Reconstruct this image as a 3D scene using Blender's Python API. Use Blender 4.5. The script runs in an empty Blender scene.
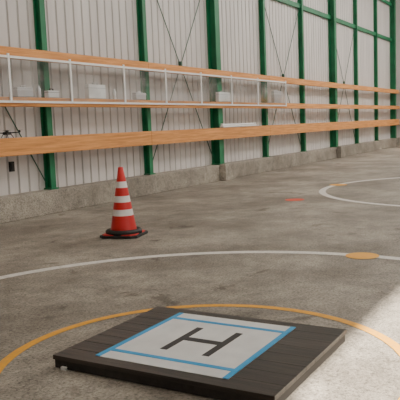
import bpy, math, random
from mathutils import Vector, Matrix
random.seed(4)
S=bpy.context.scene
# ---------------- materials ----------------
def nm(name):
    m=bpy.data.materials.new(name); m.use_nodes=True
    nt=m.node_tree; return m,nt,nt.nodes['Principled BSDF']
def N(nt,t,**k):
    n=nt.nodes.new(t)
    for a,b in k.items(): setattr(n,a,b)
    return n
def ramp(nt,stops):
    r=N(nt,'ShaderNodeValToRGB'); e=r.color_ramp.elements
    while len(e)<len(stops): e.new(.5)
    for i,(p,c) in enumerate(stops):
        e[i].position=p; e[i].color=(c[0],c[1],c[2],1)
    return r
def simple(name,c,rough=.6,metal=0,var=.12,scale=6,bump=0,spec=.5,stretch=None):
    m,nt,b=nm(name)
    tc=N(nt,'ShaderNodeTexCoord'); mp=N(nt,'ShaderNodeMapping')
    if stretch: mp.inputs['Scale'].default_value=stretch
    nt.links.new(tc.outputs['Object'],mp.inputs[0])
    no=N(nt,'ShaderNodeTexNoise'); no.inputs['Scale'].default_value=scale; no.inputs['Detail'].default_value=6
    nt.links.new(mp.outputs[0],no.inputs['Vector'])
    lo=[v*(1-var) for v in c]; hi=[min(1,v*(1+var)) for v in c]
    r=ramp(nt,[(.3,lo),(.7,hi)])
    nt.links.new(no.outputs[0],r.inputs[0]); nt.links.new(r.outputs[0],b.inputs['Base Color'])
    b.inputs['Roughness'].default_value=rough; b.inputs['Metallic'].default_value=metal
    b.inputs['Specular IOR Level'].default_value=spec
    if bump:
        bp=N(nt,'ShaderNodeBump'); bp.inputs['Strength'].default_value=bump; bp.inputs['Distance'].default_value=.01
        nt.links.new(no.outputs[0],bp.inputs['Height']); nt.links.new(bp.outputs[0],b.inputs['Normal'])
    return m
def concrete(name,dark,mid,light,stain=.8):
    m,nt,b=nm(name); L=nt.links.new
    tc=N(nt,'ShaderNodeTexCoord')
    n1=N(nt,'ShaderNodeTexNoise'); n1.inputs['Scale'].default_value=.8; n1.inputs['Detail'].default_value=9; n1.inputs['Roughness'].default_value=.7
    n2=N(nt,'ShaderNodeTexNoise'); n2.inputs['Scale'].default_value=6; n2.inputs['Detail'].default_value=10; n2.inputs['Roughness'].default_value=.85
    n3=N(nt,'ShaderNodeTexNoise'); n3.inputs['Scale'].default_value=55; n3.inputs['Detail'].default_value=4; n3.inputs['Roughness'].default_value=.7
    n4=N(nt,'ShaderNodeTexNoise'); n4.inputs['Scale'].default_value=1.5; n4.inputs['Detail'].default_value=7; n4.inputs['Distortion'].default_value=.8; n4.inputs['Roughness'].default_value=.65
    for n in (n1,n2,n3,n4): L(tc.outputs['Object'],n.inputs['Vector'])
    r1=ramp(nt,[(.36,dark),(.5,mid),(.64,light)]); L(n1.outputs[0],r1.inputs[0])
    def mul(a,bn,f):
        mx=N(nt,'ShaderNodeMix',data_type='RGBA',blend_type='MULTIPLY'); mx.inputs[0].default_value=f
        L(a,mx.inputs[6]); L(bn,mx.inputs[7]); return mx.outputs[2]
    r2=ramp(nt,[(.34,(.42,.42,.42)),(.48,(.95,.95,.95)),(.64,(1.3,1.3,1.3))]); L(n2.outputs[0],r2.inputs[0])
    r3=ramp(nt,[(.34,(.3,.3,.3)),(.48,(1,1,1)),(.7,(1.5,1.5,1.5))]); L(n3.outputs[0],r3.inputs[0])
    r4=ramp(nt,[(.34,(.38,.35,.32)),(.38,(.9,.9,.9)),(.42,(1,1,1))]); L(n4.outputs[0],r4.inputs[0])
    o=mul(r1.outputs[0],r2.outputs[0],.9); o=mul(o,r3.outputs[0],.8); o=mul(o,r4.outputs[0],stain)
    L(o,b.inputs['Base Color'])
    rr=ramp(nt,[(.3,(.45,)*3),(.7,(.8,)*3)]); L(n2.outputs[0],rr.inputs[0]); L(rr.outputs[0],b.inputs['Roughness'])
    bp=N(nt,'ShaderNodeBump'); bp.inputs['Strength'].default_value=.7; bp.inputs['Distance'].default_value=.006
    L(n3.outputs[0],bp.inputs['Height']); L(bp.outputs[0],b.inputs['Normal'])
    return m
def paint(name,c,floorc,wear=.45):
    m,nt,b=nm(name); L=nt.links.new
    tc=N(nt,'ShaderNodeTexCoord'); n=N(nt,'ShaderNodeTexNoise'); n.inputs['Scale'].default_value=22; n.inputs['Detail'].default_value=9; n.inputs['Roughness'].default_value=.8
    L(tc.outputs['Object'],n.inputs['Vector'])
    mid=[a*.75+d*.25 for a,d in zip(c,floorc)]
    r=ramp(nt,[(wear-.14,floorc),(wear-.04,mid),(wear+.1,c)]); L(n.outputs[0],r.inputs[0]); L(r.outputs[0],b.inputs['Base Color'])
    b.inputs['Roughness'].default_value=.6
    return m
def wood(name,a,bc,axis='X',rough=.6,sc=1.,rnd=0,spread=(.3,.65)):
    m,nt,b=nm(name); L=nt.links.new
    tc=N(nt,'ShaderNodeTexCoord'); mp=N(nt,'ShaderNodeMapping')
    s={'X':(.6,14,14),'Y':(14,.6,14),'Z':(14,14,.6)}[axis]; mp.inputs['Scale'].default_value=[v*sc for v in s]
    L(tc.outputs['Object'],mp.inputs[0])
    n=N(nt,'ShaderNodeTexNoise'); n.inputs['Scale'].default_value=2.2; n.inputs['Detail'].default_value=8; n.inputs['Roughness'].default_value=.65; n.inputs['Distortion'].default_value=.4
    L(mp.outputs[0],n.inputs['Vector'])
    r=ramp(nt,[(spread[0],a),(spread[1],bc)]); L(n.outputs[0],r.inputs[0]); L(r.outputs[0],b.inputs['Base Color'])
    b.inputs['Roughness'].default_value=rough
    bp=N(nt,'ShaderNodeBump'); bp.inputs['Strength'].default_value=.3; bp.inputs['Distance'].default_value=.004
    L(n.outputs[0],bp.inputs['Height']); L(bp.outputs[0],b.inputs['Normal'])
    return m
FL=(.24,.215,.185)
M_floor=concrete('floor_concrete',(.165,.144,.12),(.27,.242,.206),(.40,.362,.31))
M_plinth=concrete('plinth_concrete',(.20,.18,.15),(.30,.27,.23),(.4,.365,.31),.3)
M_side=simple('siding_metal',(.62,.595,.585),rough=.5,var=.08,scale=1.2,stretch=(3,1,.35))
M_seam=simple('siding_seam',(.36,.345,.34),rough=.6,var=.1)
M_green=simple('green_paint',(.006,.17,.07),rough=.5,var=.2,scale=3)
M_greend=simple('brace_rod_paint',(.05,.13,.09),rough=.5)
M_tim=wood('timber',(.50,.19,.045),(.84,.39,.13),'X')
M_tim2=wood('timber_light',(.6,.28,.10),(.87,.48,.20),'X')
M_white=simple('white_frame_paint',(.85,.85,.85),rough=.4,var=.04)
M_alu=simple('aluminium',(.6,.6,.62),rough=.35,metal=.7,var=.05)
M_yel=paint('yellow_line_paint',(.85,.40,.02),FL,.45)
M_wht=paint('white_line_paint',(.78,.76,.73),FL,.46)
M_dot=paint('yellow_dot_paint',(.85,.42,.05),FL,.36)
M_redp=paint('red_floor_paint',(.75,.09,.05),FL,.32)
M_pads=[wood('pad_stained_plank_%d'%i,(.009*k,.007*k,.006*k),(.070*k,.052*k,.043*k),'Y',rough=.34,sc=1.3,spread=(.40,.72)) for i,k in enumerate((.85,1,1.2))]
M_padside=wood('pad_edge_wood',(.010,.008,.007),(.03,.025,.022),'X',rough=.6)
M_sheet=simple('white_sheet',(.72,.735,.75),rough=.42,var=.08,scale=7)
M_blue=simple('blue_tape',(.02,.34,.70),rough=.45,var=.08,scale=20)
M_black=simple('black_tape',(.02,.02,.024),rough=.5)
M_cone=simple('cone_red_plastic',(.60,.02,.02),rough=.45,var=.08)
M_conew=simple('cone_reflective_white',(.80,.78,.78),rough=.35,var=.05)
M_rub=simple('black_rubber',(.018,.018,.018),rough=.6,var=.3)
M_ceil=simple('ceiling_metal',(.6,.6,.58))
M_gate=simple('yard_asphalt',(.25,.25,.24),rough=.9)
m,nt,b=nm('clear_acrylic'); M_acr=m
out=nt.nodes['Material Output']; tr=N(nt,'ShaderNodeBsdfTransparent'); gl=N(nt,'ShaderNodeBsdfGlossy'); gl.inputs['Roughness'].default_value=.08
tr.inputs[0].default_value=(.93,.95,.96,1)
mx=N(nt,'ShaderNodeMixShader'); no=N(nt,'ShaderNodeTexNoise'); no.inputs['Scale'].default_value=2.5; no.inputs['Detail'].default_value=4
rp=ramp(nt,[(.4,(.08,)*3),(.7,(.40,)*3)]); nt.links.new(no.outputs[0],rp.inputs[0]); nt.links.new(rp.outputs[0],mx.inputs[0])
nt.links.new(tr.outputs[0],mx.inputs[1]); nt.links.new(gl.outputs[0],mx.inputs[2]); nt.links.new(mx.outputs[0],out.inputs[0])
# ---------------- helpers ----------------
def empty(name,loc=(0,0,0)):
    e=bpy.data.objects.new(name,None); e.location=loc; S.collection.objects.link(e); return e
def mesh(name,v,f,mat,parent=None,bev=0,smooth=False):
    me=bpy.data.meshes.new(name); me.from_pydata(v,[],f); me.update()
    o=bpy.data.objects.new(name,me); S.collection.objects.link(o)
    for mm in (mat if isinstance(mat,list) else [mat]): me.materials.append(mm)
    if parent: o.parent=parent
    if bev:
        md=o.modifiers.new('b','BEVEL'); md.width=bev; md.segments=2
    if smooth:
        for p in me.polygons: p.use_smooth=True
    return o
BF=[(0,3,2,1),(4,5,6,7),(0,1,5,4),(1,2,6,5),(2,3,7,6),(3,0,4,7)]
def bv(x0,x1,y0,y1,z0,z1): return [(x0,y0,z0),(x1,y0,z0),(x1,y1,z0),(x0,y1,z0),(x0,y0,z1),(x1,y0,z1),(x1,y1,z1),(x0,y1,z1)]
def boxes(name,L,mat,parent=None,bev=0):
    v=[];f=[]
    for bx in L:
        n=len(v); v+=bv(*bx); f+=[tuple(i+n for i in q) for q in BF]
    return mesh(name,v,f,mat,parent,bev)
def lathe(name,prof,mat,parent=None,seg=48,mats=None,smooth=True):
    v=[];f=[]
    for r,z in prof:
        for i in range(seg):
            a=2*math.pi*i/seg; v.append((r*math.cos(a),r*math.sin(a),z))
    for j in range(len(prof)-1):
        for i in range(seg):
            k=(i+1)%seg; f.append((j*seg+i,j*seg+k,(j+1)*seg+k,(j+1)*seg+i))
    o=mesh(name,v,f,mat,parent,smooth=smooth)
    if mats:
        for j in range(len(prof)-1):
            for i in range(seg): o.data.polygons[j*seg+i].material_index=mats[j]
    return o
def ring(name,c,r,w,mat,z=.002,a0=0,a1=2*math.pi,seg=160):
    v=[];f=[]
    for i in range(seg+1):
        a=a0+(a1-a0)*i/seg
        for rr in (r-w/2,r+w/2): v.append((rr*math.cos(a),rr*math.sin(a),0))
    for i in range(seg): f.append((2*i,2*i+1,2*i+3,2*i+2))
    o=mesh(name,v,f,mat); o.location=(c[0],c[1],z); return o
def disc(name,c,r,mat,z=.003,seg=40,sx=1,rot=0):
    v=[(r*sx*math.cos(2*math.pi*i/seg),r*math.sin(2*math.pi*i/seg),0) for i in range(seg)]
    o=mesh(name,v,[tuple(range(seg))],mat); o.location=(c[0],c[1],z); o.rotation_euler=(0,0,rot); return o
def rod(name,a,b,r,mat,parent=None):
    a=Vector(a);b=Vector(b);d=(b-a);q=d.to_track_quat('Z','Y').to_matrix()
    v=[];f=[];n=8
    for k,p in enumerate((a,b)):
        for i in range(n):
            t=2*math.pi*i/n; v.append(tuple(p+q@Vector((r*math.cos(t),r*math.sin(t),0))))
    for i in range(n): f.append((i,(i+1)%n,n+(i+1)%n,n+i))
    f+= [tuple(range(n))[::-1],tuple(range(n,2*n))]
    return mesh(name,v,f,mat,parent,smooth=False)
X0,X1=-6.,28.5; YS=-3.5; YW=6.93; H=7.2
# ---------------- shell ----------------
boxes('floor',[(X0,X1,-9,7.2,-.2,0)],M_floor)
v=[];f=[];x=X0;P=.20;prof=[]
while x<X1:
    prof+=[(x,0,0),(x+P-.04,0,1),(x+P-.032,.02,1),(x+P-.008,.02,0)]; x+=P
prof.append((x,0,0))
for px,dy,_ in prof: v+=[(px,YW+dy,.30),(px,YW+dy,H)]
for i in range(len(prof)-1): f.append((2*i,2*i+2,2*i+3,2*i+1))
wn=mesh('wall_north',v,f,[M_side,M_seam])
for i,p in enumerate(wn.data.polygons):
    if i%4==2: p.material_index=1
boxes('backing',[(X0,X1,YW+.04,YW+.1,.30,H)],M_seam,wn)
boxes('baseboard_north',[(X0,X1,6.67,7.05,0,.34)],M_plinth,None,.012)
boxes('wall_west',[(X0-.2,X0,-3.5,7.1,0,H)],M_side)
ea=empty('wall_east')
boxes('panel',[(X1,X1+.2,-3.5,7.1,0,H)],M_side,ea)
boxes('ceiling',[(X0,X1,-7.6,7.1,H,H+.15)],M_ceil)  # overhang past the south side is added to block sun above the wall
DX0,DX1,DT=2.9,6.1,3.30
boxes('south_sun_mask_wall',[(X0,DX0,YS-.15,YS,0,4.7),(DX1,X1,YS-.15,YS,0,4.7),(DX0,DX1,YS-.15,YS,DT,4.7)],M_side)  # unseen wall, added with a doorway sized to bound the sun patch
# ---------------- steel frame ----------------
sf=empty('steel_wall_frame')
def hcol(x,w,yf,top):
    t=.014; yb=YW-.005
    if w>.15: t=.02
    boxes('column_h_section',[(x-w/2,x+w/2,yf,yf+t,.34,top),(x-w/2,x+w/2,yb-t,yb,.34,top),(x-t/2,x+t/2,yf+t,yb-t,.34,top)],M_green,sf,.002)
    boxes('column_base_plate',[(x-w/2-.03,x+w/2+.03,yf-.02,yb,.341,.36)],M_green,sf)
for n in range(-4,9):
    x=7.147+2.607*n+.20
    if n==8: x-=.1
    if n%3==2:
        hcol(x,.20,6.72,H-.01)
        boxes('concrete_pier',[(x-.24,x+.18,6.52,6.668,0,.36)],M_plinth,None,.015)
    else: hcol(x,.11,6.80,H-.01)
boxes('girt_lower',[(X0+.01,X1-.01,6.84,6.85,4.33,4.45),(X0+.01,X1-.01,6.85,6.925,4.44,4.45),(X0+.01,X1-.01,6.85,6.925,4.33,4.34)],M_green,sf)
boxes('girt_upper',[(X0+.01,X1-.01,6.84,6.85,5.75,5.87),(X0+.01,X1-.01,6.85,6.925,5.86,5.87)],M_green,sf)
for n in (-1,1,3,5):
    a=7.347+2.607*n; c=a+2.607
    rod('brace_rod_a',(a+.06,6.87,.45),(c-.06,6.87,4.4),.009,M_greend,sf)
    rod('brace_rod_b',(c-.06,6.90,.45),(a+.06,6.90,4.4),.009,M_greend,sf)
    boxes('turnbuckle',[((a+c)/2-.025,(a+c)/2+.025,6.855,6.915,2.37,2.47)],M_greend,sf)
# ---------------- timbers ----------------
def timber(z0,z1,yf,yb,L0=5.0):
    x=X0+.1; L=[];i=0
    while x<X1-.25:
        e=min(x+L0,X1-.25); L.append((x,e-.006,yf,yb,z0+.004*((i*7)%3-1)*.6,z1+.004*((i*5)%3-1)*.6)); x=e;i+=1
    return boxes('wooden_rail',L,M_tim,None,.006)
timber(.888,1.134,6.62,6.715,5.214)
timber(1.551,1.680,6.60,6.715,5.214)
timber(2.195,2.345,6.62,6.715,5.214)
for z0,z1 in ((.888,1.134),(1.551,1.68),(2.195,2.345)):
    boxes('wooden_rail',[(X1-.22,X1-.13,-3.3,6.60,z0,z1)],M_tim2,None,.006)
for y in (6.0,3.4,.8,-1.8):
    boxes('steel_post',[(X1-.12,X1-.005,y-.06,y+.06,0,H-.01)],M_green,None,.004)
# ---------------- acrylic screen frames ----------------
fr=empty('acrylic_screen')
fx=[5.05,6.40,7.62,8.95,10.22,11.52,12.85,14.2,15.9]
yf=6.572
for i,x in enumerate(fx):
    boxes('post',[(x-.018,x+.018,yf,yf+.022,1.60,2.25)],M_white,fr,.003)
    if i<len(fx)-1:
        x2=fx[i+1]
        boxes('rail_top',[(x+.02,x2-.02,yf,yf+.02,2.19,2.222)],M_white,fr)
        boxes('rail_bottom',[(x+.02,x2-.02,yf,yf+.02,1.60,1.63)],M_white,fr)
        mesh('acrylic_sheet',[(x+.02,yf+.012,1.63),(x2-.02,yf+.012,1.63),(x2-.02,yf+.012,2.19),(x+.02,yf+.012,2.19)],[(0,1,2,3)],M_acr,fr)
# ---------------- objects on rails ----------------
def drone(x,y,z,s,rot=0,col=M_rub):
    g=empty('quadcopter_drone',(x,y,z)); g.rotation_euler=(0,0,rot); g.scale=(s,s,s)
    boxes('body',[(-.07,.07,-.045,.045,.05,.10)],col,g,.015)
    for i,(a,c) in enumerate(((1,1),(1,-1),(-1,1),(-1,-1))):
        rod('arm_%d'%(i+1),(a*.04,c*.03,.08),(a*.17,c*.13,.09),.009,col,g)
        m_=lathe('motor_%d'%(i+1),[(0,0),(.018,0),(.018,.035),(0,.038)],col,g,16); m_.location=(a*.17,c*.13,.085)
        boxes('propeller_%d'%(i+1),[(a*.17-.09,a*.17+.09,c*.13-.009,c*.13+.009,.123,.126)],col,g)
        rod('leg_%d'%(i+1),(a*.05,c*.04,.06),(a*.08,c*.07,0.0),.006,col,g)
    return g
drone(6.33,6.63,1.137,.8,.2)
boxes('electrical_outlet',[(6.60,6.68,6.895,6.928,.66,.80),(6.615,6.665,6.885,6.897,.69,.77)],M_rub,None,.003)
fb=empty('fluorescent_batten')
boxes('base',[(12.45,14.1,6.60,6.69,1.14,1.175)],M_white,fb,.004)
rod('tube',(12.5,6.645,1.195),(14.05,6.645,1.195),.016,M_white,fb)
boxes('end_1',[(12.45,12.5,6.62,6.67,1.17,1.22)],M_white,fb)
boxes('end_2',[(14.05,14.1,6.62,6.67,1.17,1.22)],M_white,fb)
def case(name,x,w,h,mat,mat2):
    g=empty(name)
    boxes('body',[(x,x+w,6.605,6.69,1.684,1.684+h)],mat,g,.008)
    boxes('lid',[(x-.006,x+w+.006,6.602,6.693,1.684+h*.72,1.684+h*.76)],mat2,g)
    boxes('handle',[(x+w*.35,x+w*.65,6.64,6.66,1.684+h+.02,1.684+h+.03),(x+w*.35,x+w*.37,6.64,6.66,1.684+h-.01,1.684+h+.02),(x+w*.63,x+w*.65,6.64,6.66,1.684+h-.01,1.684+h+.02)],mat2,g)
case('storage_case',8.05,.42,.22,M_white,M_alu)
case('storage_case',6.55,.30,.13,M_alu,M_white)
case('storage_case',7.15,.22,.10,M_white,M_rub)
case('storage_case',9.3,.30,.12,M_alu,M_white)
case('storage_case',12.3,.5,.2,M_white,M_alu)
case('storage_case',15.2,.45,.3,M_alu,M_white)
for i,x in enumerate((5.9,6.05,7.0,8.75)):
    g=lathe('plastic_bottle',[(0,0),(.03,0),(.032,.01),(.032,.12),(.015,.15),(.012,.17),(0,.172)],M_white if i%2 else M_alu,None,20); g.location=(x,6.65,1.683)
# ---------------- floor markings ----------------
ring('yellow_circle_marking',(2.782,1.658),1.038,.058,M_yel)
ring('white_circle_marking',(3.09,1.731),2.54,.11,M_wht)
ring('white_circle_marking',(11.45,1.40),2.52,.11,M_wht)
ring('yellow_circle_marking',(11.45,1.40),1.038,.065,M_yel)
disc('yellow_dot_marking',(5.61,1.64),.145,M_dot,.0045)
disc('yellow_dot_marking',(11.75,3.87),.16,M_dot,.0045)
disc('red_dot_marking',(9.40,3.79),.15,M_redp,.0045)
# ---------------- helipad board ----------------
hp=empty('drone_landing_pad',(0,0,0))
px0,px1,py0,py1=2.395,3.365,1.075,2.30; zt=.07
nb=8; pw=(px1-px0)/nb
for i in range(nb):
    boxes('top_plank_%d'%(i+1),[(px0+i*pw,px0+(i+1)*pw-.0012,py0,py1,zt-.022,zt)],M_pads[(i*5+1)%3],hp,.001)
boxes('frame_bars',[(px0+.006,px1-.006,py0+.006,py0+.06,.004,zt-.023),(px0+.006,px1-.006,py1-.06,py1-.006,.004,zt-.023),
 (px0+.006,px0+.06,py0+.06,py1-.06,.004,zt-.023),(px1-.06,px1-.006,py0+.06,py1-.06,.004,zt-.023),(px0+.45,px0+.5,py0+.06,py1-.06,.004,zt-.023)],M_padside,hp,.002)
boxes('foot',[(px0-.008,px0+.03,py1-.085,py1-.055,.001,.018),(px1-.05,px1-.01,py0+.05,py0+.09,0,.004),(px0+.05,px0+.09,py0+.05,py0+.09,0,.004),(px1-.05,px1-.01,py1-.09,py1-.05,0,.004)],M_white,hp)
sx0,sx1,sy0,sy1=2.475,3.285,1.335,2.09
boxes('white_sheet',[(sx0,sx1,sy0,sy1,zt,zt+.002)],M_sheet,hp)
t=.03; z1=zt+.0035
boxes('blue_tape',[(sx0,sx1,sy0,sy0+t,zt+.001,z1),(sx0,sx1,sy1-t,sy1,zt+.001,z1)],M_blue,hp)
boxes('blue_tape_cross',[(sx0+.09,sx0+.09+t,sy0,sy1,zt+.001,z1+.0005),(sx1-.09-t,sx1-.09,sy0,sy1,zt+.001,z1+.0005)],M_blue,hp)
hx0,hx1,hy0,hy1=2.69,3.07,1.555,1.84; w=.05
boxes('letter_h',[(hx0,hx1,hy0,hy0+w*.8,zt+.001,z1),(hx0,hx1,hy1-w*.8,hy1,zt+.001,z1),((hx0+hx1)/2-w/2,(hx0+hx1)/2+w/2,hy0+w*.8,hy1-w*.8,zt+.001,z1)],M_black,hp)
# ---------------- traffic cone ----------------
cn=empty('traffic_cone',(5.87,4.43,0)); cn.rotation_euler=(0,0,.25)
def rr(z): return .15-(.15-.028)*(z-.05)/(.77-.05)
zs=[.05,.235,.305,.385,.455,.545,.615,.77]
prof=[(rr(z),z) for z in zs]+[(.02,.775),(0,.772)]
lathe('cone_body',prof,[M_cone,M_conew],cn,48,[0,1,0,1,0,1,0,0,0])
hb=.20;c=.05
pts=[(-hb+c,-hb),(hb-c,-hb),(hb,-hb+c),(hb,hb-c),(hb-c,hb),(-hb+c,hb),(-hb,hb-c),(-hb,-hb+c)]
def prism(name,pts,z0,z1,mat,par,bev=.006):
    n=len(pts); v=[(x,y,z0) for x,y in pts]+[(x,y,z1) for x,y in pts]
    f=[tuple(range(n))[::-1],tuple(range(n,2*n))]+[(i,(i+1)%n,n+(i+1)%n,n+i) for i in range(n)]
    return mesh(name,v,f,mat,par,bev)
prism('base_plate',pts,.012,.04,M_cone,cn)
prism('rubber_weight',[(x*1.12,y*1.12) for x,y in pts],0,.03,M_rub,cn)
lathe('weight_ring',[(.15,.03),(.205,.03),(.205,.065),(.185,.08),(.155,.08),(.14,.07)],M_rub,cn)
# ---------------- outside yard ----------------
boxes('ground',[(-60,80,-80,-9.01,-.2,-.02)],M_gate)
# ---------------- lights ----------------
w=bpy.data.worlds.new('World'); S.world=w; w.use_nodes=True
bg=w.node_tree.nodes['Background']; bg.inputs[0].default_value=(1,.98,.94,1); bg.inputs[1].default_value=2.4
sd=bpy.data.lights.new('sun','SUN'); sd.energy=34.0; sd.angle=math.radians(.8); sd.color=(1,.90,.76)
so=bpy.data.objects.new('sun',sd); S.collection.objects.link(so)
so.rotation_euler=Vector((-.3,1,-.7)).to_track_quat('-Z','Y').to_euler()
for i,(x,y,e,sxx) in enumerate(((2,1.5,90,6),(10,1.5,310,7),(19,1.5,620,7),(26,1.5,500,5))):
    ld=bpy.data.lights.new('ambient_fill_light','AREA'); ld.shape='RECTANGLE'; ld.size=sxx; ld.size_y=2.5; ld.energy=e; ld.color=(1,.94,.86)  # added area fill for ambient brightness, no fixtures modelled
    lo=bpy.data.objects.new('ambient_fill_light',ld); lo.location=(x,y,H-.1); S.collection.objects.link(lo)
    lo.rotation_euler=(math.radians(8),0,0)
# ---------------- camera ----------------
f_,pitch,roll,yaw=655.1,.1133,-.0401,.5278
fw=Vector((math.cos(yaw)*math.cos(pitch),math.sin(yaw)*math.cos(pitch),-math.sin(pitch)))
r=Vector((math.sin(yaw),-math.cos(yaw),0)); u=r.cross(fw)
c,s=math.cos(roll),math.sin(roll); r,u=c*r+s*u,-s*r+c*u
cd=bpy.data.cameras.new('camera'); cd.sensor_width=36; cd.lens=f_/400*36; cd.clip_end=300
co=bpy.data.objects.new('camera',cd); S.collection.objects.link(co)
M=Matrix.Identity(4)
for i in range(3): M[i][0]=r[i];M[i][1]=u[i];M[i][2]=-fw[i]
M[2][3]=1.2
co.matrix_world=M; S.camera=co
